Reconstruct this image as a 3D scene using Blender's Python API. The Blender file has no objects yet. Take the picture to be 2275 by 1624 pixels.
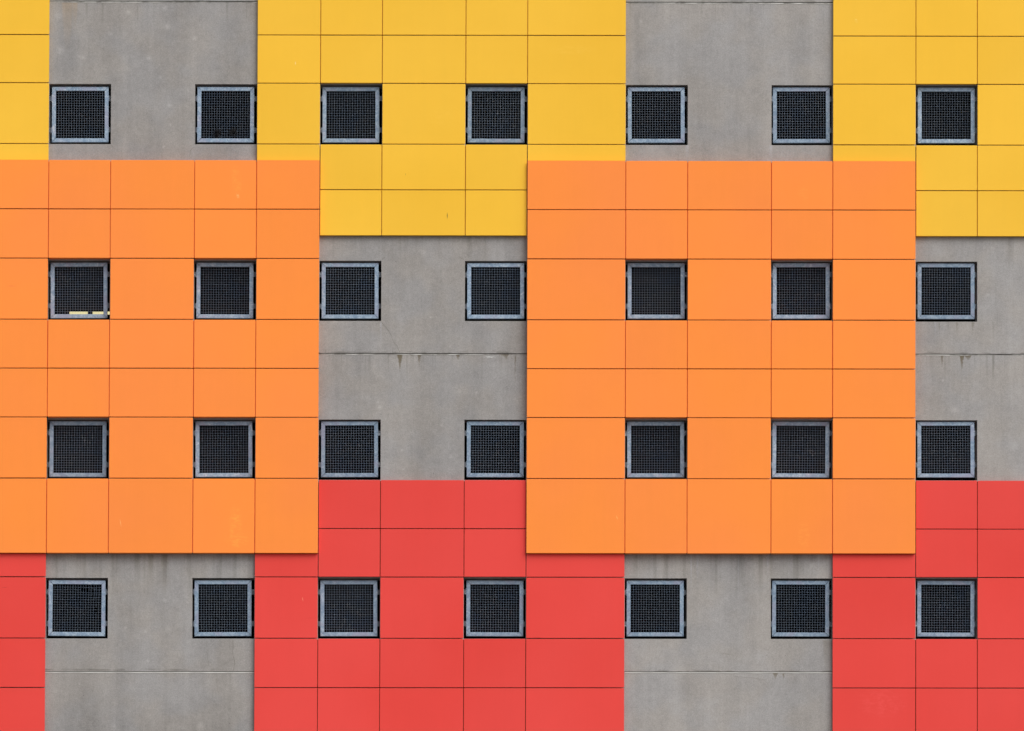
import bpy, bmesh, math, random
import numpy as np
from mathutils import Matrix, Vector, noise as mn

random.seed(7)
S = bpy.context.scene
C = S.collection

# ------------------------------------------------------------------ survey
# Facade plane is y = 0, camera stands 80 m in front of it on the ground.
# The facade was surveyed as rectified line positions (2274 x 1624 sheet).
D = 80.0
W = 17.36
F = 2274 / W * D
ZC = 14.2


def rot(yaw, pit, rol):
    cy, sy = math.cos(yaw), math.sin(yaw)
    cp, sp = math.cos(pit), math.sin(pit)
    cr, sr = math.cos(rol), math.sin(rol)
    Ry = np.array([[cy, 0, sy], [0, 1, 0], [-sy, 0, cy]])
    Rx = np.array([[1, 0, 0], [0, cp, -sp], [0, sp, cp]])
    Rz = np.array([[cr, -sr, 0], [sr, cr, 0], [0, 0, 1]])
    return Rz @ Rx @ Ry


class Cam:
    def __init__(s, r, cx, h):
        s.R = rot(*r); s.cx = cx; s.h = h

    def proj(s, X, Z, y=0.0):
        v = s.R @ np.array([X - s.cx, Z - s.h, D + y])
        return 1137 + F * (v[0] / v[2] + s.cx / D), 812 + F * (-(v[1] / v[2]) + (ZC - s.h) / D)

    def inv(s, px, py, y=0.0):
        a = (px - 1137) / F - s.cx / D
        b = -((py - 812) / F - (ZC - s.h) / D)
        d = s.R.T @ np.array([a, b, 1.0])
        t = (D + y) / d[2]
        return s.cx + d[0] * t, s.h + d[1] * t


SV = Cam((-8.72725966e-03, 3.38482887e-02, 4.29485207e-04), 8.86520515, 1.6)   # survey lines
CAM = Cam((0.01173623, 0.02897399, -0.003682), -3.0, 1.6)


def pt(px, py, y=0.0):
    X, Z = CAM.inv(px, py, y)
    return Vector((X, y, Z))


def colx(x, y):
    return SV.inv(x, y)[0]


def rowz(y, x):
    return SV.inv(x, y)[1]


COL = {k: colx(*v) for k, v in dict(
    cm5=(-713, 800), cm4=(-573, 800), cm3=(-436, 800), cm2=(-250, 800), cm1=(-111, 800),
    c0=(106.1, 700), c1=(245.3, 420), c2=(432, 420), c3=(569.5, 450), c4=(712, 80), c5=(849.2, 80), c6=(1034.6, 80),
    c7=(1172.1, 0), c8=(1390.5, 80), c9=(1527, 500), c10=(1713, 500), c11=(1849, 700), c12=(2034, 100),
    c13=(2170.3, 800), c14=(2356, 800), c15=(2493, 800), c16=(2711, 800), c17=(2848, 800), c18=(2990, 800)).items()}
ROW = {k: rowz(*v) for k, v in dict(
    y0=(-430, 1137), y1=(-320, 1137), y2=(-140, 1137), y3=(-31, 1137), y4=(78.9, 1155), y5=(187.0, 1800), y6=(320.7, 1137), y7=(421.9, 1000), y8=(523.9, 1000),
    o0=(356.7, 940), o1=(465.4, 1000), o2=(574.8, 1000), o3=(710.2, 1000), o4=(818.7, 1000), o5=(927.3, 1000),
    o6=(1062.8, 1000), o7=(1229.5, 1000),
    r0=(1065.6, 1000), r1=(1174.3, 1000), r2=(1282.0, 1100), r3=(1418.0, 1100), r4=(1527.7, 1170), r5=(1636, 1137),
    r6=(1771, 1137), r7=(1880, 1137), r8=(1989, 1137), r9=(2125, 1137),
    a0=(188.2, 1137), a1=(321.8, 1137), b0=(579.6, 1000), b1=(713.2, 1000), d0=(932.2, 1000), d1=(1066.2, 1000),
    e0=(1284.3, 1137), e1=(1418.8, 1137), f0=(1638, 1137), f1=(1772, 1137),
    s0=(3.6, 1000), s0b=(5.4, 1000), s1=(784.6, 940), s1b=(786.4, 940), s2=(1490.9, 330), s2b=(1492.3, 330),
    s3=(2197, 330), s3b=(2199, 330),
    top=(-430, 1137), bot=(2672, 1137)).items()}


def node(c, r, y=0.0):
    """corner of the facade grid: column line c, row line r, at depth y"""
    px, py = SV.proj(COL[c] if isinstance(c, str) else c, ROW[r] if isinstance(r, str) else r)
    return pt(px, py, y)


# ------------------------------------------------------------------ objects
def link(name, me, mats, parent=None, loc=None):
    o = bpy.data.objects.new(name, me)
    C.objects.link(o)
    if isinstance(me, bpy.types.Mesh):
        if not me.materials:
            for m in (mats if isinstance(mats, (list, tuple)) else [mats]):
                me.materials.append(m)
    if parent:
        o.parent = parent
    if loc is not None:
        o.location = loc
    return o


def mesh_of(name, bm, smooth=False):
    bmesh.ops.recalc_face_normals(bm, faces=bm.faces)
    me = bpy.data.meshes.new(name)
    bm.to_mesh(me); bm.free()
    if smooth:
        for p in me.polygons:
            p.use_smooth = True
    return me


def box(bm, x0, x1, y0, y1, z0, z1, mi=0):
    v = [bm.verts.new(p) for p in ((x0, y0, z0), (x1, y0, z0), (x1, y1, z0), (x0, y1, z0),
                                   (x0, y0, z1), (x1, y0, z1), (x1, y1, z1), (x0, y1, z1))]
    for f in ((0, 1, 5, 4), (1, 2, 6, 5), (2, 3, 7, 6), (3, 0, 4, 7), (4, 5, 6, 7), (0, 3, 2, 1)):
        bm.faces.new([v[i] for i in f]).material_index = mi


def prism(bm, q, y0, y1, mi=0, bev=0.0):
    """q: four (x,z) corners, extruded y0 (front) .. y1 (back)"""
    if bev:
        cx = sum(p[0] for p in q) / 4; cz = sum(p[1] for p in q) / 4
        ring = []
        for k, (ins, yy) in enumerate(((bev, y0), (bev * .3, y0 + bev * .3), (0, y0 + bev), (0, y1))):
            ring.append([bm.verts.new((p[0] + (ins if p[0] < cx else -ins), yy, p[1] + (ins if p[1] < cz else -ins))) for p in q])
    else:
        ring = [[bm.verts.new((p[0], yy, p[1])) for p in q] for yy in (y0, y1)]
    bm.faces.new(ring[0]).material_index = mi
    bm.faces.new(ring[-1][::-1]).material_index = mi
    for a, b in zip(ring, ring[1:]):
        for i in range(4):
            j = (i + 1) % 4
            bm.faces.new((a[i], a[j], b[j], b[i])).material_index = mi


# ------------------------------------------------------------------ node kit
class NK:
    def __init__(s, name):
        s.m = bpy.data.materials.new(name); s.m.use_nodes = True
        s.t = s.m.node_tree; s.n = s.t.nodes; s.l = s.t.links
        s.b = s.n['Principled BSDF']

    def put(s, sock, v):
        if isinstance(v, bpy.types.NodeSocket):
            s.l.new(v, sock)
        elif isinstance(v, (tuple, list)) and len(v) == 3 and sock.type == 'RGBA':
            sock.default_value = (*v, 1)
        else:
            sock.default_value = v

    def math(s, op, a, b=0.0, c=None, clamp=False):
        n = s.n.new('ShaderNodeMath'); n.operation = op; n.use_clamp = clamp
        s.put(n.inputs[0], a); s.put(n.inputs[1], b)
        if c is not None:
            s.put(n.inputs[2], c)
        return n.outputs[0]

    def rng(s, v, a, b, c=0.0, d=1.0, smooth=True):
        n = s.n.new('ShaderNodeMapRange')
        if smooth:
            n.interpolation_type = 'SMOOTHSTEP'
        for i, x in enumerate((v, a, b, c, d)):
            s.put(n.inputs[i], x)
        return n.outputs[0]

    def mix(s, f, a, b, mode='MIX'):
        n = s.n.new('ShaderNodeMix'); n.data_type = 'RGBA'; n.blend_type = mode
        s.put(n.inputs[0], f); s.put(n.inputs[6], a); s.put(n.inputs[7], b)
        return n.outputs[2]

    def pos(s):
        g = s.n.new('ShaderNodeNewGeometry')
        x = s.n.new('ShaderNodeSeparateXYZ'); s.l.new(g.outputs['Position'], x.inputs[0])
        return g.outputs['Position'], x.outputs[0], x.outputs[1], x.outputs[2]

    def vec(s, x, y, z):
        n = s.n.new('ShaderNodeCombineXYZ')
        for i, v in enumerate((x, y, z)):
            s.put(n.inputs[i], v)
        return n.outputs[0]

    def scl(s, v, sc):
        n = s.n.new('ShaderNodeVectorMath'); n.operation = 'MULTIPLY'
        s.put(n.inputs[0], v); n.inputs[1].default_value = sc
        return n.outputs[0]

    def addv(s, a, b):
        n = s.n.new('ShaderNodeVectorMath'); n.operation = 'ADD'
        s.put(n.inputs[0], a); s.put(n.inputs[1], b)
        return n.outputs[0]

    def noise(s, v, sc, det=2.0, rough=.5, dist=0.0):
        n = s.n.new('ShaderNodeTexNoise')
        s.put(n.inputs['Vector'], v); n.inputs['Scale'].default_value = sc
        n.inputs['Detail'].default_value = det; n.inputs['Roughness'].default_value = rough
        n.inputs['Distortion'].default_value = dist
        return n.outputs['Fac']

    def vor(s, v, sc):
        n = s.n.new('ShaderNodeTexVoronoi')
        s.put(n.inputs['Vector'], v); n.inputs['Scale'].default_value = sc
        return n.outputs['Distance'], n.outputs['Color']

    def bump(s, h, st, dist):
        n = s.n.new('ShaderNodeBump'); n.inputs['Strength'].default_value = st
        n.inputs['Distance'].default_value = dist
        s.l.new(h, n.inputs['Height']); s.l.new(n.outputs[0], s.b.inputs['Normal'])

    def fin(s, col, rough, metal=0.0, spec=.5):
        s.put(s.b.inputs['Base Color'], col); s.put(s.b.inputs['Roughness'], rough)
        s.put(s.b.inputs['Metallic'], metal); s.b.inputs['Specular IOR Level'].default_value = spec
        return s.m


def mat_concrete():
    k = NK('weathered_concrete')
    P, X, Y, Z = k.pos()
    big = k.noise(P, .55, 3, .55)
    mid = k.noise(P, 3.2, 4, .6)
    fine = k.noise(P, 30, 3, .7)
    grain = k.noise(P, 75, 2, .8)
    stre = k.noise(k.scl(P, (4.5, 1, .32)), 1.0, 4, .6)
    stre2 = k.noise(k.scl(P, (17, 1, .9)), 1.0, 3, .6)
    tint = k.noise(P, 1.3, 2)
    col = k.mix(k.rng(tint, .38, .62), CONC_A, CONC_B)
    v = k.math('ADD', 1.0, k.math('MULTIPLY', k.math('SUBTRACT', big, .5), .34))
    med = k.noise(P, 11, 3, .65)
    broad = k.noise(k.addv(k.scl(P, (1.5, 1, .16)), (3.1, 0, 1.7)), 1.0, 2, .5)
    # tone differs from pour to pour
    v = k.math('ADD', v, k.math('MULTIPLY', k.math('SUBTRACT', k.rng(k.math('ADD', X, k.math('MULTIPLY', Z, -.6)), -20, 2), .6), .09))
    for n_, a in ((mid, .34), (med, .30), (fine, .46), (grain, .95), (stre, .22), (stre2, .12), (broad, .42)):
        v = k.math('ADD', v, k.math('MULTIPLY', k.math('SUBTRACT', n_, .5), a))
    # pale blooms
    wob = k.addv(P, k.scl(k.vec(mid, mid, fine), (.10, .10, .10)))
    vd, vc = k.vor(k.scl(wob, (1, 0, 1)), 2.1)
    vs = k.n.new('ShaderNodeSeparateColor'); k.l.new(vc, vs.inputs[0])
    rad = k.math('MULTIPLY', k.rng(vs.outputs[0], .35, 1, 0, 1, False), .27)
    bloom = k.math('MULTIPLY', k.math('POWER', k.rng(vd, 0, k.math('ADD', rad, .01), 1, 0, False), 1.7), k.rng(vs.outputs[0], .5, .6))
    v = k.math('ADD', v, k.math('MULTIPLY', bloom, .30))
    rs = random.Random(12)
    spots = [(245, 75, 9), (185, 128, 8), (331, 129, 9), (354, 144, 3), (356, 172, 7), (376, 234, 9), (378, 277, 7), (363, 326, 6), (285, 27, 10),
             (366, 18, 10), (372, 60, 12), (956, 705, 5), (1008, 712, 4), (1000, 770, 4), (931, 805, 5), (1058, 872, 6), (1020, 870, 6),
             (893, 1000, 5), (1002, 1014, 8), (1045, 1075 - 20, 4), (1052, 995, 5), (839, 893, 6), (843, 905, 9), (1122, 870, 4), (980, 945, 5), (896, 1042, 4),
             (1034, 1020, 4), (2194, 655, 8), (328, 1486 - 18, 5), (323, 1403, 5), (366, 1333, 7), (279, 1394, 6), (417, 1338, 5), (199, 1453, 4), (2094, 845, 5)]
    sp = None
    for (sx_, sy_, sr_) in spots:
        p = pt(sx_, sy_)
        R_ = sr_ / 131.0
        dx = k.math('SUBTRACT', X, p.x); dz = k.math('SUBTRACT', Z, p.z)
        d2 = k.math('SQRT', k.math('ADD', k.math('MULTIPLY', dx, dx), k.math('MULTIPLY', dz, dz)))
        d2 = k.math('ADD', d2, k.math('MULTIPLY', k.math('SUBTRACT', med, .5), R_ * .9))
        m_ = k.math('MULTIPLY', k.math('POWER', k.rng(d2, 0, R_, 1, 0, False), 1.6), rs.uniform(.6, 1))
        sp = m_ if sp is None else k.math('MAXIMUM', sp, m_)
    v = k.math('ADD', v, k.math('MULTIPLY', sp, .34))
    lowleft = k.math('MULTIPLY', k.rng(Z, 11.2, 10.2), k.rng(X, -3.0, -5.0))
    v = k.math('SUBTRACT', v, k.math('MULTIPLY', lowleft, .11))
    v = k.math('ADD', v, k.math('MULTIPLY', k.rng(X, 5.8, 7.0), .04))
    # pits
    pd, pc = k.vor(k.scl(P, (1, 0, 1)), 7.0)
    ps = k.n.new('ShaderNodeSeparateColor'); k.l.new(pc, ps.inputs[0])
    pit = k.math('MULTIPLY', k.rng(pd, .03, .055, 1, 0), k.rng(ps.outputs[1], .72, .78))
    v = k.math('SUBTRACT', v, k.math('MULTIPLY', pit, .40))

    # stains that hang below a line: (x0,x1 in sheet units, row, length m, strength, noise threshold)
    def hang(rz, ln, thr, amp, src):
        d = k.math('SUBTRACT', rz, Z)
        fall = k.math('MULTIPLY', k.rng(d, 0, ln, 1, 0), k.math('GREATER_THAN', d, 0))
        return k.math('MULTIPLY', k.math('MULTIPLY', fall, k.rng(src, thr, thr + .22)), amp)
    sharp = k.noise(k.scl(P, (11, 1, .25)), 1.0, 3, .65)
    sharp2 = k.noise(k.scl(P, (5, 1, .15)), 1.0, 3, .6)
    dirt = hang(ZS['s1'], .55, .52, .30, sharp)
    for a in ((ZS['s1'], .10, .48, .22, sharp), (ZS['s0'], .5, .55, .22, sharp), (ZS['s0'], .08, .47, .22, sharp),
              (ZS['s2'], .35, .60, .20, sharp), (ZS['o7'], .95, .46, .20, sharp2), (ZS['y8'], .7, .50, .16, sharp2),
              (ZS['b1'], .40, .58, .20, sharp), (ZS['e1'], .35, .6, .15, sharp)):
        dirt = k.math('MAXIMUM', dirt, hang(*a))
    # soft dark smear just above the shutter joints
    for s_ in ('s1', 's0', 's2'):
        d = k.math('SUBTRACT', Z, ZS[s_])
        sm = k.math('MULTIPLY', k.rng(d, 0, .05, 1, 0), k.math('GREATER_THAN', d, 0))
        dirt = k.math('MAXIMUM', dirt, k.math('MULTIPLY', k.math('MULTIPLY', sm, k.rng(k.noise(k.scl(P, (3, 1, 12)), 1, 3), .48, .62)), .26))
    v = k.math('MULTIPLY', v, k.math('SUBTRACT', 1.0, dirt))
    col = k.mix(k.math('MULTIPLY', dirt, 1.2, clamp=True), col, (.16, .145, .11))

    def drip(px, py, w, ln, pw=2.0, amt=1.0):
        p = pt(px, py)
        d = k.math('SUBTRACT', p.z, Z)
        t = k.math('DIVIDE', d, ln)
        wd = k.math('MULTIPLY', k.math('POWER', k.math('SUBTRACT', 1.0, t, clamp=True), pw), w)
        ax = k.math('ABSOLUTE', k.math('ADD', k.math('SUBTRACT', X, p.x), k.math('MULTIPLY', k.math('SUBTRACT', fine, .5), .05)))
        m = k.rng(ax, k.math('MULTIPLY', wd, .55), k.math('ADD', wd, .004), 1, 0)
        m = k.math('MULTIPLY', m, k.math('POWER', k.math('SUBTRACT', 1.0, t, clamp=True), .8 if pw > 1 else 1.3))
        return k.math('MULTIPLY', k.math('MULTIPLY', m, amt), k.math('MULTIPLY', k.math('GREATER_THAN', d, 0), k.math('LESS_THAN', d, ln)))
    acc = None
    for a in ((888, 787, .064, .36, 2.1, 1.5), (931, 787, .035, .28, 1.5, 1.1), (1017, 787, .05, .12, 1.5, 1.2), (1124, 787, .06, .12, 1.5), (1121, 787, .10, .05, 1.2), (915, 787, .07, .04, 1.2, .8),
              (1144, 790, .008, .7, .5), (2092, 790, .03, .22, 1.4), (2136, 789, .045, .32, 1.5, 1.3), (2150, 789, .08, .10, 1.2, 1.2),
              (1722, 1495, .055, .14, 1.5), (1740, 1496, .02, .12, 1.2), (2086, 716, .010, .35, .6, .5),
              (2125, 716, .014, .28, .6, .5), (2160, 716, .022, .25, 1, .6), (335, 1232, .05, .5, .5, .45), (365, 1232, .06, .8, .4, .4), (1838, 1422, .10, .75, .4, .5)):
        m = drip(*a)
        acc = m if acc is None else k.math('MAXIMUM', acc, m)
    col = k.mix(k.math('MULTIPLY', acc, .85, clamp=True), col, (.145, .122, .088))
    # pale lime runs below the upper window corners
    acc = None
    for a in ((1526, 323, .035, .28, .2), (1712, 323, .03, .28, .2), (1535, 1232, .016, .8, .4), (1549, 1232, .02, .6, .4), (1640, 1232, .014, .9, .4),
              (1705, 1232, .02, .4, .4), (1818, 1232, .015, .4, .4), (2077, 716, .02, .30, .3), (846, 716, .012, .5, .3)):
        m = drip(*a)
        acc = m if acc is None else k.math('MAXIMUM', acc, m)
    col = k.mix(k.math('MULTIPLY', acc, .45), col, (.40, .40, .43))
    # rusty runs, top left bay
    acc = None
    for a in ((143, 6, .05, .35, .4), (167, 6, .05, .5, .4), (150, 6, .12, .9, .5)):
        m = drip(*a)
        acc = m if acc is None else k.math('MAXIMUM', acc, m)
    col = k.mix(k.math('MULTIPLY', acc, .28), col, (.42, .27, .12))
    # lime mark beside the middle bay
    p = pt(1088, 793)
    q = k.math('ADD', k.math('ABSOLUTE', k.math('MULTIPLY', k.math('SUBTRACT', X, p.x), .12)),
               k.math('ABSOLUTE', k.math('ADD', k.math('SUBTRACT', Z, p.z), k.math('MULTIPLY', k.math('SUBTRACT', fine, .5), .06))))
    col = k.mix(k.rng(q, .004, .018, .8, 0), col, (.55, .55, .53))
    col = k.mix(1.0, col, k.vec(v, v, v), 'MULTIPLY')
    k.bump(k.math('ADD', k.math('MULTIPLY', grain, .5), fine), .35, .004)
    return k.fin(col, .9, 0, .15)


def mat_mortar(name, lo, hi_):
    k = NK(name)
    P, X, Y, Z = k.pos()
    n = k.noise(k.scl(P, (5, 1, 20)), 1.0, 4, .7)
    col = k.mix(k.rng(n, lo, hi_), (.26, .25, .23), (.56, .55, .52))
    return k.fin(col, .9, 0, .1)


def mat_flat(name, col, rough=.8, metal=0.0, var=.15, sc=6):
    k = NK(name)
    P, X, Y, Z = k.pos()
    n = k.noise(P, sc, 3)
    c = k.mix(n, tuple(x * (1 - var) for x in col), tuple(x * (1 + var) for x in col))
    return k.fin(c, rough, metal, .3)


def mat_paint(name, col, col2, marks):
    k = NK(name)
    P, X, Y, Z = k.pos()
    oi = k.n.new('ShaderNodeObjectInfo')
    r = oi.outputs['Random']
    big = k.noise(P, .35, 2)
    mid = k.noise(P, 2.2, 3, .6)
    c = k.mix(k.rng(big, .3, .7), col, col2)
    v = k.math('ADD', 1.0, k.math('MULTIPLY', k.math('SUBTRACT', r, .5), .045))
    v = k.math('ADD', v, k.math('MULTIPLY', k.math('SUBTRACT', mid, .5), .045))
    st = k.noise(k.scl(P, (9, 1, .5)), 1.0, 3, .6)
    v = k.math('ADD', v, k.math('MULTIPLY', k.math('SUBTRACT', st, .5), .03))
    c = k.mix(1.0, c, k.vec(v, v, v), 'MULTIPLY')
    wobble = k.noise(P, 7, 3, .7)
    # sparse pin-prick chips
    vd, vc = k.vor(k.scl(P, (1, 0, 1)), 1.7)
    vs = k.n.new('ShaderNodeSeparateColor'); k.l.new(vc, vs.inputs[0])
    chip = k.math('MULTIPLY', k.rng(vd, .008, .02, 1, 0), k.rng(vs.outputs[0], .8, .82))
    c = k.mix(k.math('MULTIPLY', chip, .5), c, tuple(x * .55 for x in col))
    fl = k.noise(k.scl(P, (.6, 1, 1.6)), 14, 4, .7, .2)
    for (px, py, wx, wz, tilt, colr, amt, kind) in marks:
        p = pt(px, py, -.12)
        dx = k.math('SUBTRACT', X, p.x); dz = k.math('SUBTRACT', Z, p.z)
        dx = k.math('ADD', dx, k.math('MULTIPLY', dz, tilt))
        if kind == 0:      # soft scuffed patch
            e = k.math('ADD', k.math('POWER', k.math('ABSOLUTE', k.math('DIVIDE', dx, wx)), 2.0),
                       k.math('POWER', k.math('ABSOLUTE', k.math('DIVIDE', dz, wz)), 2.0))
            m = k.math('MULTIPLY', k.rng(e, .1, 1, 1, 0), k.rng(fl, .40, .70))
        else:              # crisp scratch
            dx = k.math('ADD', dx, k.math('MULTIPLY', k.math('SUBTRACT', wobble, .5), wx * 1.5))
            e = k.math('ADD', k.math('ABSOLUTE', k.math('DIVIDE', dx, wx)), k.math('ABSOLUTE', k.math('DIVIDE', dz, wz)))
            m = k.rng(e, .6, 1.0, 1, 0)
        c = k.mix(k.math('MULTIPLY', m, amt), c, colr)
    k.bump(k.math('ADD', k.noise(P, .9, 2), k.math('MULTIPLY', k.noise(P, 60, 2), .01)), .25, .01)
    return k.fin(c, .55, 0, .12)


def mat_galv(name, dark, light, violet, metal=.25):
    k = NK(name)
    tc = k.n.new('ShaderNodeTexCoord'); oi = k.n.new('ShaderNodeObjectInfo')
    off = k.vec(k.math('MULTIPLY', oi.outputs['Random'], 37.0), k.math('MULTIPLY', oi.outputs['Random'], 11.0), k.math('MULTIPLY', oi.outputs['Random'], 23.0))
    P = k.addv(tc.outputs['Object'], off)
    a = k.noise(P, 3.0, 3, .6, .6)
    b = k.noise(P, 13, 4, .7, 1.2)
    sp, sc = k.vor(P, 70)
    g = k.noise(P, 120, 1)
    ss = k.n.new('ShaderNodeSeparateColor'); k.l.new(sc, ss.inputs[0])
    c = k.mix(k.rng(b, .36, .66), dark, light)
    c = k.mix(k.rng(a, .48, .68, 0, .75), c, violet)
    wh = k.noise(k.addv(P, (5.3, 1.1, 2.2)), 7, 5, .75, 1.5)
    c = k.mix(k.rng(k.math('ADD', wh, k.math('MULTIPLY', k.math('SUBTRACT', oi.outputs['Random'], .5), .10)), .58, .70, 0, .6), c, (.50, .54, .58))
    v = k.math('ADD', .94, k.math('MULTIPLY', ss.outputs[0], .09))
    v = k.math('MULTIPLY', v, k.math('ADD', .90, k.math('MULTIPLY', oi.outputs['Random'], .24)))
    c = k.mix(1.0, c, k.vec(v, v, v), 'MULTIPLY')
    k.bump(g, .15, .001)
    return k.fin(c, .5, metal, .4)


ZS = {r: node('c7', r).z for r in ('s0', 's1', 's2', 'o7', 'y8', 'b1', 'e1')}
CONC_A = (.310, .290, .272)
CONC_B = (.301, .290, .284)
M_CONC = mat_concrete()
M_MORT = mat_mortar('lime_mortar', .40, .56)
M_MORT2 = mat_mortar('clean_mortar', .1, .45)
M_CRACK = mat_flat('crack_shadow', (.135, .12, .10))
M_DARK = mat_flat('unlit_interior_black', (.012, .012, .014))  # near-black colour carries the darkness of the unlit decks; reused for small dark parts
YC, YC2 = (.84, .475, .036), (.87, .500, .044)
OC, OC2 = (.93, .258, .055), (.95, .272, .046)
RC, RC2 = (.72, .056, .045), (.75, .066, .056)
M_Y = mat_paint('yellow_panel_paint', YC, YC2, [
    (993.5, 478, .011, .075, 0, (.20, .11, .03), .85, 1), (901, 386, .008, .03, 0, (.5, .25, .03), .7, 1),
    (656, 139, .010, .04, 0, (.95, .85, .5), .5, 1), (1902, 45, .03, .05, .2, (.97, .75, .25), .5, 0),
    (980, 258, .25, .2, 0, (.92, .55, .07), .25, 0), (1270, 110, .5, .1, 0, (.95, .6, .1), .2, 0)])
M_O = mat_paint('orange_panel_paint', OC, OC2, [
    (526, 400, .10, .28, .1, (1, .40, .07), .45, 0), (528, 436, .03, .07, .3, (1, .62, .25), .55, 0),
    (523, 1162, .13, .35, 0, (1, .40, .07), .6, 0), (528, 1200, .22, .16, 0, (1, .40, .07), .5, 0),
    (268, 1162, .006, .10, .15, (1, .62, .25), .6, 1), (24, 636, .12, .006, 0, (.8, .12, .05), .6, 1),
    (1785, 1190, .12, .28, 0, (1, .38, .07), .35, 0), (1784, 430, .12, .14, 0, (1, .38, .08), .3, 0),
    (1370, 1150, .010, .05, .3, (1, .6, .2), .5, 1), (460, 640, .10, .15, 0, (1, .36, .07), .4, 0)])
M_R = mat_paint('red_panel_paint', RC, RC2, [
    (672, 1330, .012, .05, .2, (.9, .3, .2), .5, 1), (690, 1372, .12, .004, -.2, (.5, .04, .03), .5, 1), (10, 1304, .08, .006, 0, (.45, .03, .02), .6, 1),
    (1192, 1415, .14, .006, 0, (.45, .03, .02), .5, 1), (1060, 1330, .01, .08, .3, (.9, .2, .15), .4, 1), (1960, 1560, .5, .3, 0, (.80, .09, .08), .5, 0)])
M_RAIL = {'y': mat_flat('yellow_rail_paint', (.62, .27, .035)), 'o': mat_flat('orange_rail_paint', (.85, .15, .05)),
          'r': mat_flat('red_rail_paint', (.34, .06, .03))}
M_GALV = mat_galv('galvanised_steel', (.165, .235, .325), (.30, .38, .465), (.26, .275, .365))  # bluish base colours carry the reflected sky
M_BRK = mat_galv('shaded_bracket_steel', (.06, .068, .08), (.10, .11, .125), (.08, .08, .10), .1)  # bracket steel coloured darker to stand in for shade inside the reveal
M_WIRE = mat_galv('galvanised_wire', (.19, .245, .33), (.24, .275, .33), (.18, .25, .37), .1)

# ------------------------------------------------------------------ the building
bld = bpy.data.objects.new('car_park_building', None)
C.objects.link(bld)
bld['label'] = 'concrete car park facade with overlapping yellow, orange and red panel blocks and square mesh windows'
bld['category'] = 'building'

# --- concrete wall with real openings and shutter joints
cols = ['cm5', 'cm4', 'cm3', 'cm2', 'cm1', 'c0', 'c1', 'c2', 'c3', 'c4', 'c5', 'c6', 'c7', 'c8', 'c9', 'c10', 'c11', 'c12', 'c13', 'c14', 'c15', 'c16', 'c17', 'c18']
rows = ['top', 's0', 's0b', 'a0', 'a1', 'b0', 'b1', 's1', 's1b', 'd0', 'd1', 'e0', 'e1', 's2', 's2b', 'f0', 'f1', 's3', 's3b', 'bot']
WIN = [('cm4', 'cm3'), ('cm2', 'cm1'), ('c0', 'c1'), ('c2', 'c3'), ('c4', 'c5'), ('c6', 'c7'), ('c8', 'c9'), ('c10', 'c11'),
       ('c12', 'c13'), ('c14', 'c15'), ('c16', 'c17')]
WROW = [('a0', 'a1'), ('b0', 'b1'), ('d0', 'd1'), ('e0', 'e1'), ('f0', 'f1')]
TH = .30
bm = bmesh.new()
V = {}


def gv(i, j, y):
    key = (i, j, round(y, 4))
    if key not in V:
        p = node(cols[i], rows[j], 0)
        V[key] = bm.verts.new((p.x, y, p.z))
    return V[key]


lev = {}
for i in range(len(cols) - 1):
    for j in range(len(rows) - 1):
        y = 0.0
        if (cols[i], cols[i + 1]) in WIN and (rows[j], rows[j + 1]) in WROW:
            y = None
        elif rows[j] in ('s0', 's1', 's2', 's3'):
            y = .022
        lev[i, j] = y
        for yy, flip in ((y, 0), (TH, 1)):
            if y is None:
                continue
            q = [gv(i, j, yy), gv(i + 1, j, yy), gv(i + 1, j + 1, yy), gv(i, j + 1, yy)]
            f_ = bm.faces.new(q if flip else q[::-1])
            if yy == .022:
                f_.material_index = 1
for i in range(len(cols) - 1):
    for j in range(len(rows) - 1):
        for (i2, j2, a, b) in ((i + 1, j, (i + 1, j), (i + 1, j + 1)), (i, j + 1, (i, j + 1), (i + 1, j + 1))):
            if (i2, j2) not in lev:
                continue
            l1, l2 = lev[i, j], lev[i2, j2]
            if l1 == l2:
                continue
            y1 = TH if l1 is None else l1
            y2 = TH if l2 is None else l2
            f = bm.faces.new((gv(*a, y1), gv(*b, y1), gv(*b, y2), gv(*a, y2)))
            if l1 is not None and l2 is not None:
                f.material_index = 2


def strip(pts, w, y=-.0025, mi=1):
    """a thin ragged line lying on the wall: list of sheet points"""
    P2 = [pt(*p) for p in pts]
    fine_ = [P2[0]]
    for a, b in zip(P2, P2[1:]):
        n = max(2, int((b - a).length / .035))
        for t in range(1, n + 1):
            q = a.lerp(b, t / n)
            if t < n:
                q = q + Vector((random.uniform(-.006, .006), 0, random.uniform(-.004, .004)))
            fine_.append(q)
    prev = None
    for k_, p in enumerate(fine_):
        nx = fine_[min(k_ + 1, len(fine_) - 1)] - fine_[max(k_ - 1, 0)]
        n = Vector((nx.z, 0, -nx.x)).normalized() * w * random.uniform(.25, .75)
        a_, b_ = bm.verts.new((p.x + n.x, y, p.z + n.z)), bm.verts.new((p.x - n.x, y, p.z - n.z))
        if prev:
            f = bm.faces.new((prev[0], a_, b_, prev[1])); f.material_index = mi
        prev = (a_, b_)


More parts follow.
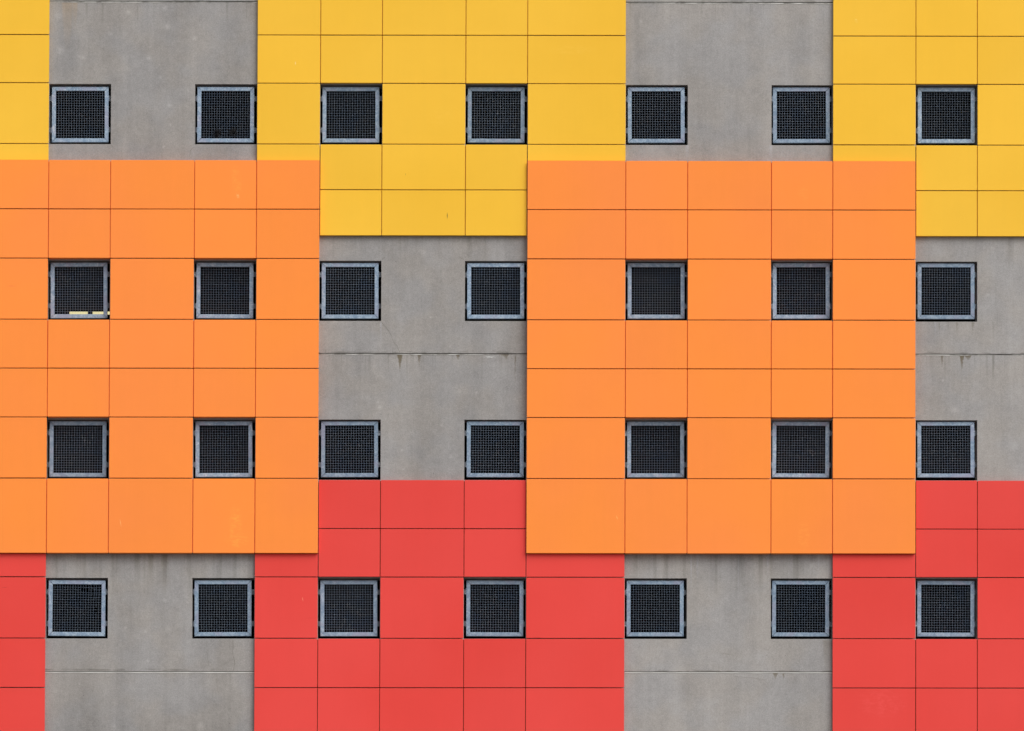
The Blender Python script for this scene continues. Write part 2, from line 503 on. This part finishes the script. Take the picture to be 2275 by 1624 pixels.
s = 2274 / 2560.
CR = .0034
zz = lambda ox, oy, z, L: [((ox + a / z) * s, (oy + b / z) * s) for a, b in L]
strip(zz(780, 560, 3.867, [(672, 948), (700, 985), (745, 1040), (770, 1080), (785, 1130), (820, 1175), (850, 1240)]), CR)
strip(zz(780, 560, 3.867, [(779, 1205), (781, 1246)]), CR)
strip(zz(780, 560, 3.867, [(130, 1215), (131, 1242)]), CR * .8)
strip(zz(100, 1370, 3.547, [(1712, 820), (1710, 950), (1728, 1010), (1715, 1092)]), CR)
strip(zz(100, 1370, 3.547, [(1482, 830), (1484, 950), (1495, 1050)]), CR * .8)
strip(zz(100, 1370, 3.547, [(1565, 1108), (1572, 1250)]), CR * .6)
strip(zz(100, 1370, 3.547, [(1298, 180), (1320, 220)]), CR * .7)
strip(zz(0, 180, 3.249, [(1578, 605), (1545, 640), (1540, 712)]), CR)
strip(zz(0, 180, 3.249, [(905, 595), (935, 635)]), CR * .6)
strip(zz(0, 180, 3.249, [(985, 640), (992, 712)]), CR * .6)
strip(zz(780, 560, 3.867, [(672, 345), (705, 322)]), CR * .8)
strip(zz(780, 560, 3.867, [(1420, 318), (1470, 350)]), CR * .8)
strip(zz(780, 560, 3.867, [(1470, 950), (1450, 1010)]), CR * .5)
strip(zz(1540, 1360, 3.47, [(905, 948), (1005, 958)]), CR * .45)
strip(zz(1540, 1360, 3.47, [(1040, 1152), (1200, 1165), (1300, 1182)]), CR * .45)
wall = link('wall', mesh_of('wall', bm), [M_CONC, M_CRACK, M_DARK], bld)

# lime mortar lips under the joints, ragged
for sr, c_a, c_b, rng_ in (('s1b', 'c4', 'c7', .75), ('s1b', 'c12', 'c16', .55), ('s2b', 'c0', 'c3', 1.0), ('s2b', 'c8', 'c11', 1.0),
                           ('s0b', 'c0', 'c3', .8), ('s0b', 'c8', 'c11', .9)):
    a = node(c_a, sr); b = node(c_b, sr)
    n = int((b.x - a.x) / .03)
    bm = bmesh.new()
    vs_ = []
    for t in range(n + 1):
        p = a.lerp(b, t / n)
        h = .014 + .008 * mn.noise(Vector((p.x * 6, p.z, 1)))
        g_ = mn.noise(Vector((p.x * 1.3, p.z * 3, 7.7)))
        if rng_ < 1:
            h *= max(0.15, min(1, .6 + (rng_ - .55) + g_ * 1.6))
        vs_.append([bm.verts.new((p.x, .015, p.z - .0005)), bm.verts.new((p.x, -.004, p.z - .001)),
                    bm.verts.new((p.x, -.005, p.z - h)), bm.verts.new((p.x, -.0005, p.z - h - .003))])
    for u, w in zip(vs_, vs_[1:]):
        for q in range(3):
            bm.faces.new((u[q], w[q], w[q + 1], u[q + 1]))
    link('mortar_seam', mesh_of('mortar_seam', bm), M_MORT if rng_ < 1 else M_MORT2, bld)

# --- dark parking decks behind the wall
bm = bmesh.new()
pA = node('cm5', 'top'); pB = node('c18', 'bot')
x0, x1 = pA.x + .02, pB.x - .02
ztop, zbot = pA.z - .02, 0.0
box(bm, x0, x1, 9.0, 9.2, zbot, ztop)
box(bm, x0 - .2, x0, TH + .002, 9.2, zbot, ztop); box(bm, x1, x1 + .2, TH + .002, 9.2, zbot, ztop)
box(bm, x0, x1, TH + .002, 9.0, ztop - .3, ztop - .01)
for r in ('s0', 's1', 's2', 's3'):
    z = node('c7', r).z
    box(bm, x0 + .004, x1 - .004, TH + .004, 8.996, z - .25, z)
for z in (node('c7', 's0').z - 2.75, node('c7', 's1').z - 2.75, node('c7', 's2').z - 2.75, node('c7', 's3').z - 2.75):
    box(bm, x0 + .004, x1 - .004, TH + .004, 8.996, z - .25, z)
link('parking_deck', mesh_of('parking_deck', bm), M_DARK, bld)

# --- cladding blocks
GAP = .0074


def block(key, label, mat, face, panels):
    """one block of cladding: rails and edge trims in one mesh, every panel its own child"""
    bmr = bmesh.new()
    edges = {}
    for (a, b, t, u) in panels:
        for e in ((a, t, u, 'V'), (b, t, u, 'V'), (t, a, b, 'H'), (u, a, b, 'H')):
            edges[e] = edges.get(e, 0) + 1
    done = set()
    for (a, b, t, u) in panels:
        for e, side in (((a, t, u, 'V'), 'L'), ((b, t, u, 'V'), 'R'), ((t, a, b, 'H'), 'T'), ((u, a, b, 'H'), 'B')):
            if side in 'LR':
                p, q = node(e[0], t, face), node(e[0], u, face)
                if edges[e] > 1:
                    if e in done:
                        continue
                    done.add(e)
                    g = GAP if any(k_[3] == 'V' and k_[0] == e[0] and k_[2] == t and edges[k_] > 1 for k_ in edges) else -.02
                    g2 = GAP if any(k_[3] == 'V' and k_[0] == e[0] and k_[1] == u and edges[k_] > 1 for k_ in edges) else -.02
                    prism(bmr, [(p.x - .03, p.z + g), (p.x + .03, p.z + g), (q.x + .03, q.z - g2), (q.x - .03, q.z - g2)], face + .0255, face + .05)
                else:
                    sgn = 1 if side == 'L' else -1
                    i0, i1 = sgn * (GAP + .003), sgn * (GAP + .018)
                    qd = [(p.x + i0, p.z - .03), (p.x + i1, p.z - .03), (q.x + i1, q.z + .03), (q.x + i0, q.z + .03)]
                    prism(bmr, qd, face + .0225, -.003, 1)
            elif edges[e] == 1:
                p, q = node(a, e[0], face), node(b, e[0], face)
                sgn = -1 if side == 'T' else 1
                i0, i1 = sgn * (GAP + .003), sgn * (GAP + .018)
                qd = [(p.x + .01, p.z + i0), (q.x - .01, q.z + i0), (q.x - .01, q.z + i1), (p.x + .01, p.z + i1)]
                prism(bmr, qd, face + .0225, -.003, 1)
    frame = link('cladding', mesh_of('cladding', bmr), [M_RAIL[key], mat], bld)
    frame['label'] = label
    for (a, b, t, u) in panels:
        c4 = [node(a, t, face), node(b, t, face), node(b, u, face), node(a, u, face)]
        ctr = sum(c4, Vector()) / 4
        j = [random.uniform(-.0010, .0010) for _ in range(4)]
        GV = .0064
        g = [(GV + j[0], -GAP - j[1]), (-GV - j[2], -GAP - j[1]), (-GV - j[2], GAP + j[3]), (GV + j[0], GAP + j[3])]
        if t == 'o0':
            g[0] = (g[0][0], 0); g[1] = (g[1][0], 0)
        if u == 'o0':
            g[2] = (g[2][0], 0); g[3] = (g[3][0], 0)
        bmp = bmesh.new()
        yj = random.uniform(-.0012, .0012)
        prism(bmp, [(p.x - ctr.x + gx, p.z - ctr.z + gz) for p, (gx, gz) in zip(c4, g)], yj, .021, 0, .0028)
        link('cladding_panel', mesh_of('cladding_panel', bmp), mat, frame, ctr)
    return frame


def cells(cl, rw, skip=()):
    out = []
    for a, b in zip(cl, cl[1:]):
        for t, u in zip(rw, rw[1:]):
            if ((a, b), (t, u)) in skip or ((a, b) in WIN and (t, u) in skip):
                continue
            out.append((a, b, t, u))
    return out


FY, FR, FO = -.075, -.075, -.140
WY = [('y5', 'y6'), ('y1', 'y2')]
WO = [('o2', 'o3'), ('o5', 'o6')]
WR = [('r2', 'r3'), ('r5', 'r6'), ('r8', 'r9')]
yu = ['y0', 'y1', 'y2', 'y3', 'y4', 'y5', 'y6', 'o0']
yl = ['y0', 'y1', 'y2', 'y3', 'y4', 'y5', 'y6', 'y7', 'y8']
block('y', 'yellow cladding at the left edge above the left orange block', M_Y, FY,
      cells(['cm5', 'cm4'], yu) + cells(['cm4', 'cm3', 'cm2', 'cm1'], yl, WY) + cells(['cm1', 'c0'], yu))
block('y', 'wide yellow cladding reaching down between the two orange blocks', M_Y, FY,
      cells(['c3', 'c4'], yu) + cells(['c4', 'c5', 'c6', 'c7'], yl, WY) + cells(['c7', 'c8'], yu))
block('y', 'yellow cladding at the right edge beside one mesh window', M_Y, FY,
      cells(['c11', 'c12'], yu) + cells(['c12', 'c13', 'c14', 'c15'], yl, WY) + cells(['c15', 'c16'], yu))
orow = ['o0', 'o1', 'o2', 'o3', 'o4', 'o5', 'o6', 'o7']
block('o', 'left orange cladding block around four mesh windows', M_O, FO, cells(['cm1', 'c0', 'c1', 'c2', 'c3', 'c4'], orow, WO))
block('o', 'right orange cladding block around four mesh windows', M_O, FO, cells(['c7', 'c8', 'c9', 'c10', 'c11', 'c12'], orow, WO))
block('o', 'far orange cladding block', M_O, FO, cells(['c15', 'c16', 'c17', 'c18'], orow, WO))
block('o', 'far orange cladding block', M_O, FO, cells(['cm5', 'cm4'], orow, WO))
ru = ['o7', 'r2', 'r3', 'r4', 'r5', 'r6', 'r7', 'r8', 'r9']
rl = ['r0', 'r1', 'r2', 'r3', 'r4', 'r5', 'r6', 'r7', 'r8', 'r9']
block('r', 'red cladding at the bottom left corner', M_R, FR,
      cells(['cm5', 'cm4'], ru) + cells(['cm4', 'cm3', 'cm2', 'cm1'], rl, WR) + cells(['cm1', 'c0'], ru))
block('r', 'wide red cladding around two mesh windows at the bottom', M_R, FR,
      cells(['c3', 'c4'], ru) + cells(['c4', 'c5', 'c6', 'c7'], rl, WR) + cells(['c7', 'c8'], ru))
block('r', 'red cladding at the bottom right around one mesh window', M_R, FR,
      cells(['c11', 'c12'], ru) + cells(['c12', 'c13', 'c14', 'c15'], rl, WR) + cells(['c15', 'c16'], ru))

# ------------------------------------------------------------------ mesh windows
FW, FH, BW = .972, .953, .069     # frame outer size and band width


def frame_mesh(seed):
    rnd = random.Random(seed)
    bm = bmesh.new()
    a, b = FW / 2, FH / 2
    c, d = a - BW, b - BW
    g = .0012
    sides = [[(-a + g, b), (a - g, b), (c - g, d), (-c + g, d)],
             [(-c + g, -d), (c - g, -d), (a - g, -b), (-a + g, -b)],
             [(-a, b - g), (-c, d - g), (-c, -d + g), (-a, -b + g)],
             [(c, d - g), (a, b - g), (a, -b + g), (c, -d + g)]]
    for q in sides:
        jit = [(x + rnd.uniform(-.001, .001), z + rnd.uniform(-.001, .001)) for x, z in q]
        # bevelled face: shrink along the quad centre
        cx = sum(p[0] for p in jit) / 4; cz = sum(p[1] for p in jit) / 4
        rings = []
        for ins, yy in ((.005, 0), (0, .005), (0, .045)):
            rr = []
            for i in range(4):
                p0, p1, p2 = jit[i - 1], jit[i], jit[(i + 1) % 4]
                e1 = Vector((p1[0] - p0[0], p1[1] - p0[1])).normalized(); e2 = Vector((p2[0] - p1[0], p2[1] - p1[1])).normalized()
                n1 = Vector((e1.y, -e1.x)); n2 = Vector((e2.y, -e2.x))
                if n1.dot(Vector((cx - p1[0], cz - p1[1]))) < 0: n1.negate()
                if n2.dot(Vector((cx - p1[0], cz - p1[1]))) < 0: n2.negate()
                m = (n1 + n2); m = m / max(.2, (1 + n1.dot(n2)))
                rr.append(bm.verts.new((p1[0] + m.x * ins, yy, p1[1] + m.y * ins)))
            rings.append(rr)
        bm.faces.new(rings[0]); bm.faces.new(rings[-1][::-1])
        for u, w in zip(rings, rings[1:]):
            for i in range(4):
                bm.faces.new((u[i], u[(i + 1) % 4], w[(i + 1) % 4], w[i]))
    # weld beads beside the brackets
    for sx in (-1, 1):
        for zc_ in (.272, -.272):
            box(bm, sx * (a + .0015) - .003, sx * (a + .0015) + .003, .004, .030, zc_ - .046 + rnd.uniform(-.006, .006), zc_ + .062 + rnd.uniform(-.01, .01))
    return mesh_of('window_frame', bm)


def wire_mesh(seed, torn=False):
    rnd = random.Random(seed)
    bm = bmesh.new()
    a, b = FW / 2 - BW, FH / 2 - BW
    n = 18
    r = .0016
    ox, oz = rnd.uniform(-.012, .012), rnd.uniform(-.012, .012)
    for hv in (0, 1):
        L, M_ = (a, b) if hv == 0 else (b, a)
        st = 2 * M_ / (n + 1)
        for i in range(n):
            base = -M_ + st * (i + 1) + (oz if hv == 0 else ox) * .5
            ph = rnd.uniform(0, 6.28); am = rnd.uniform(.0002, .0009); fr = rnd.uniform(2, 6)
            segs = 19
            prev = None
            for t in range(segs + 1):
                u = -L - .006 + (2 * L + .012) * t / segs
                w = base + am * math.sin(ph + fr * u) + .0010 * mn.noise(Vector((u * 5 + seed, base * 5, hv * 9)))
                if torn:
                    zc_ = u if hv else w; xc_ = w if hv else u
                    w += .012 * math.exp(-((xc_ - .28) ** 2 + (zc_ - .30) ** 2) / .02) * (1 if hv else -1) * (1 if i % 2 else .3)
                y = .016 + (.0012 if hv else -.0012)
                if hv == 0:
                    ring = [(u, y - r, w), (u, y, w + r), (u, y + r, w), (u, y, w - r)]
                else:
                    ring = [(w, y - r, u), (w + r, y, u), (w, y + r, u), (w - r, y, u)]
                vs_ = [bm.verts.new(p) for p in ring]
                if prev and not (torn and hv == 0 and i in (16,) and 12 <= t <= 14) and not (torn and hv == 1 and i == 16 and 9 <= t <= 10):
                    for q in range(4):
                        bm.faces.new((prev[q], prev[(q + 1) % 4], vs_[(q + 1) % 4], vs_[q]))
                prev = vs_
    return mesh_of('wire_mesh', bm)


def bracket_mesh():
    bm = bmesh.new()
    box(bm, -.026, .026, 0, .008, -.0415, .0415)
    box(bm, .018, .026, .008, .06, -.0415, .0415)
    bmesh.ops.bevel(bm, geom=[e for e in bm.edges if e.calc_length() > .07], offset=.0015, segments=1)
    return mesh_of('bracket', bm)


FM = [frame_mesh(i) for i in range(4)]
WM = [wire_mesh(i + 20) for i in range(4)]
WT = wire_mesh(31, True)
for m_ in FM: m_.materials.append(M_GALV)
for m_ in WM + [WT]: m_.materials.append(M_WIRE)
BM_ = bracket_mesh(); BM_.materials.append(M_BRK)

FDEP = .045    # frame face behind the concrete face
# frame centres on the sheet, per row (x for each window column; y centre)
base_x = {('c0', 'c1'): (178.1, 175.3, 173.0, 170.8), ('c2', 'c3'): (501.1, 499.3, 497.2, 495.1), ('c4', 'c5'): (779.1, 777.4, 776.2, 774.6),
          ('c6', 'c7'): (1101.8, 1100.7, 1099.8, 1098.8), ('c8', 'c9'): (1457.2, 1457.0, 1456.0, 1454.9),
          ('c10', 'c11'): (1779.6, 1779.2, 1778.4, 1777.9), ('c12', 'c13'): (2101.4, 2101.0, 2100.5, 2100.4)}
base_y = {0: (254.4, 256.4), 1: (645.0, 646.6), 2: (997.4, 998.7), 3: (1350.6, 1352.0)}
rnd = random.Random(3)
proto = None
HALF = (node('c13', 'b0').x - node('c12', 'b0').x) / 2
for wc in WIN:
    for r, (ra, rb) in enumerate(WROW):
        if wc in base_x and r < 4:
            px = base_x[wc][r]
            ya, yb = base_y[r]
            py = ya + (yb - ya) * px / 2200
            if r == 1 and wc in (('c4', 'c5'), ('c6', 'c7'), ('c12', 'c13')):
                py += .4
            p = pt(px, py, FDEP)
        else:
            p = (node(wc[0], ra, FDEP) + node(wc[1], rb, FDEP)) / 2
        i = rnd.randrange(4)
        root = bpy.data.objects.new('window_grille', FM[i]); C.objects.link(root); root.parent = bld
        root.location = p
        root.rotation_euler = (0, math.radians(rnd.uniform(-.22, .30)), 0)
        torn = wc == ('c0', 'c1') and r == 3
        if torn:
            root['label'] = 'mesh window with torn wires at its upper right corner'
        wmo = bpy.data.objects.new('wire_mesh', WT if torn else WM[rnd.randrange(4)]); C.objects.link(wmo); wmo.parent = root
        a = node(wc[0], ra, 0).x - p.x; b = node(wc[1], ra, 0).x - p.x
        for sx, edge in ((-1, a), (1, b)):
            for zc_ in (.278, -.262):
                br = bpy.data.objects.new('bracket', BM_); C.objects.link(br); br.parent = root
                fe = sx * FW / 2
                wdt = abs(edge - fe)
                br.location = ((edge + fe) / 2 - sx * .001, .010, zc_ + rnd.uniform(-.004, .004))
                br.scale = (max(.3, (wdt + .006) / .052) * sx, 1, 1)

# ------------------------------------------------------------------ lamps seen through one window
m = bpy.data.materials.new('lit_tube'); m.use_nodes = True
b_ = m.node_tree.nodes['Principled BSDF']
b_.inputs['Base Color'].default_value = (.9, .85, .5, 1)
b_.inputs['Emission Color'].default_value = (1.0, .88, .46, 1)
b_.inputs['Emission Strength'].default_value = .85
LY = 2.0


def lamp(pa, pb, lab):
    a = pt(*pa, LY); b = pt(*pb, LY)
    L = b.x - a.x
    e = bpy.data.objects.new('tube_lamp', None); C.objects.link(e)
    e.location = ((a.x + b.x) / 2, LY, a.z)
    e['label'] = lab; e['category'] = 'lamp'
    bmt = bmesh.new()
    bmesh.ops.create_cone(bmt, cap_ends=True, segments=16, radius1=.026, radius2=.026, depth=L - .04, matrix=Matrix.Rotation(math.pi / 2, 4, 'Y'))
    link('tube', mesh_of('tube', bmt, True), m, e)
    bmt = bmesh.new()
    box(bmt, -L / 2, L / 2, .03, .075, -.03, .045)
    box(bmt, -L / 2 - .02, -L / 2 + .018, -.03, .03, -.03, .032); box(bmt, L / 2 - .018, L / 2 + .02, -.03, .03, -.03, .032)
    link('housing', mesh_of('housing', bmt), M_DARK, e)
    bmt = bmesh.new()
    for sx in (-.35, .35):
        box(bmt, sx * L - .005, sx * L + .005, .04, .05, .045, 1.15)
    link('hanging_rod', mesh_of('hanging_rod', bmt), M_DARK, e)
    return e, a, b


lamp((40, 696), (106.5, 696), 'end of a second lit yellow tube lamp at the left gap of the same opening')
e, a, b = lamp((152, 695.4), (300, 695.4), 'lit yellow tube lamp inside the dark opening of the upper left orange block')
k = pt(200.5, 696, LY)
bmt = bmesh.new()
for q in range(7):
    ox = (q - 3) * .012
    box(bmt, k.x - e.location.x + ox - .0075, k.x - e.location.x + ox + .0075, -.045 - q * .0004, -.030, -.05, .012 + .018 * (1 - abs(q - 3) / 3.0) + .004 * (q % 2))
link('lamp_clip', mesh_of('lamp_clip', bmt), M_DARK, e)

# dark debris caught behind the wire of one window
def debris(px, py, w, h, seed, lab):
    rn = random.Random(seed)
    p = pt(px, py, FDEP + .006)
    bmd = bmesh.new()
    for _ in range(230):
        c = Vector((rn.gauss(0, w * .42), rn.uniform(-.012, .012), rn.gauss(0, h * .42)))
        s_ = rn.uniform(.006, .018)
        R_ = Matrix.Rotation(rn.uniform(0, 6.28), 3, 'X') @ Matrix.Rotation(rn.uniform(0, 6.28), 3, 'Y')
        vs_ = [bmd.verts.new(c + R_ @ Vector(v_)) for v_ in ((-s_, 0, 0), (0, 0, s_ * .5), (s_, 0, 0), (0, 0, -s_ * .5))]
        bmd.faces.new(vs_)
    o = link('leaf_clump', mesh_of('leaf_clump', bmd), M_DARK, None, p)
    o['label'] = lab; o['category'] = 'debris'
    o['group'] = 'dark debris caught in a window mesh'


debris(484, 296.5, .065, .095, 1, 'left dark clump of debris caught in the mesh of the second top window')
debris(518, 293.5, .075, .070, 2, 'right fainter dark clump of debris caught in the mesh of the second top window')

# ------------------------------------------------------------------ ground
bm = bmesh.new()
N = 24
for i in range(N):
    for j in range(N):
        pass
v = [bm.verts.new(p) for p in ((-600, -700, 0), (600, -700, 0), (600, 500, 0), (-600, 500, 0))]
bm.faces.new(v)
kg = NK('pale_paving')
Pg, Xg, Yg, Zg = kg.pos()
cg = kg.mix(kg.noise(Pg, .8, 5), (.17, .165, .155), (.24, .235, .225))
g = link('ground', mesh_of('ground', bm), kg.fin(cg, .9, 0, .2))
g['kind'] = 'structure'

# ------------------------------------------------------------------ camera
cam = bpy.data.cameras.new('camera'); co = bpy.data.objects.new('camera', cam); C.objects.link(co)
R = CAM.R
right = Vector((R[0][0], R[0][2], R[0][1])); up = Vector((R[1][0], R[1][2], R[1][1])); fwd = Vector((R[2][0], R[2][2], R[2][1]))
M4 = Matrix.Identity(4)
for i in range(3):
    M4[i][0] = right[i]; M4[i][1] = up[i]; M4[i][2] = -fwd[i]
M4[0][3], M4[1][3], M4[2][3] = CAM.cx, -D, CAM.h
co.matrix_world = M4
cam.sensor_width = 36; cam.sensor_fit = 'HORIZONTAL'
cam.lens = F / 2274 * 36
cam.shift_x = -(F * CAM.cx / D) / 2274
cam.shift_y = (F * (ZC - CAM.h) / D) / 2274
cam.clip_start = 1; cam.clip_end = 3000
S.camera = co

# ------------------------------------------------------------------ light: bright overcast
SE, SA = math.radians(46), math.radians(36)
w = bpy.data.worlds.new('World'); S.world = w; w.use_nodes = True
nt = w.node_tree; bg = nt.nodes['Background']
sky = nt.nodes.new('ShaderNodeTexSky'); sky.sky_type = 'NISHITA'; sky.sun_disc = False
sky.sun_elevation = SE; sky.sun_rotation = math.pi - SA; sky.air_density = 1; sky.dust_density = 3; sky.ozone_density = 1
hs = nt.nodes.new('ShaderNodeHueSaturation'); hs.inputs['Saturation'].default_value = .22
nt.links.new(sky.outputs[0], hs.inputs['Color']); nt.links.new(hs.outputs[0], bg.inputs['Color'])
bg.inputs['Strength'].default_value = .15
sl = bpy.data.lights.new('sun', 'SUN'); sl.energy = 1.85; sl.angle = math.radians(52); sl.color = (1, .98, .95)
so = bpy.data.objects.new('sun', sl); C.objects.link(so)
dirv = Vector((math.cos(SE) * math.sin(SA), -math.cos(SE) * math.cos(SA), math.sin(SE)))   # towards the sun
so.rotation_euler = dirv.to_track_quat('Z', 'Y').to_euler()
so.location = (0, -40, 60)

S.view_settings.view_transform = 'Standard'; S.view_settings.look = 'None'
S.view_settings.exposure = 0; S.view_settings.gamma = 1
S.render.engine = 'CYCLES'
S.cycles.max_bounces = 8; S.cycles.diffuse_bounces = 6
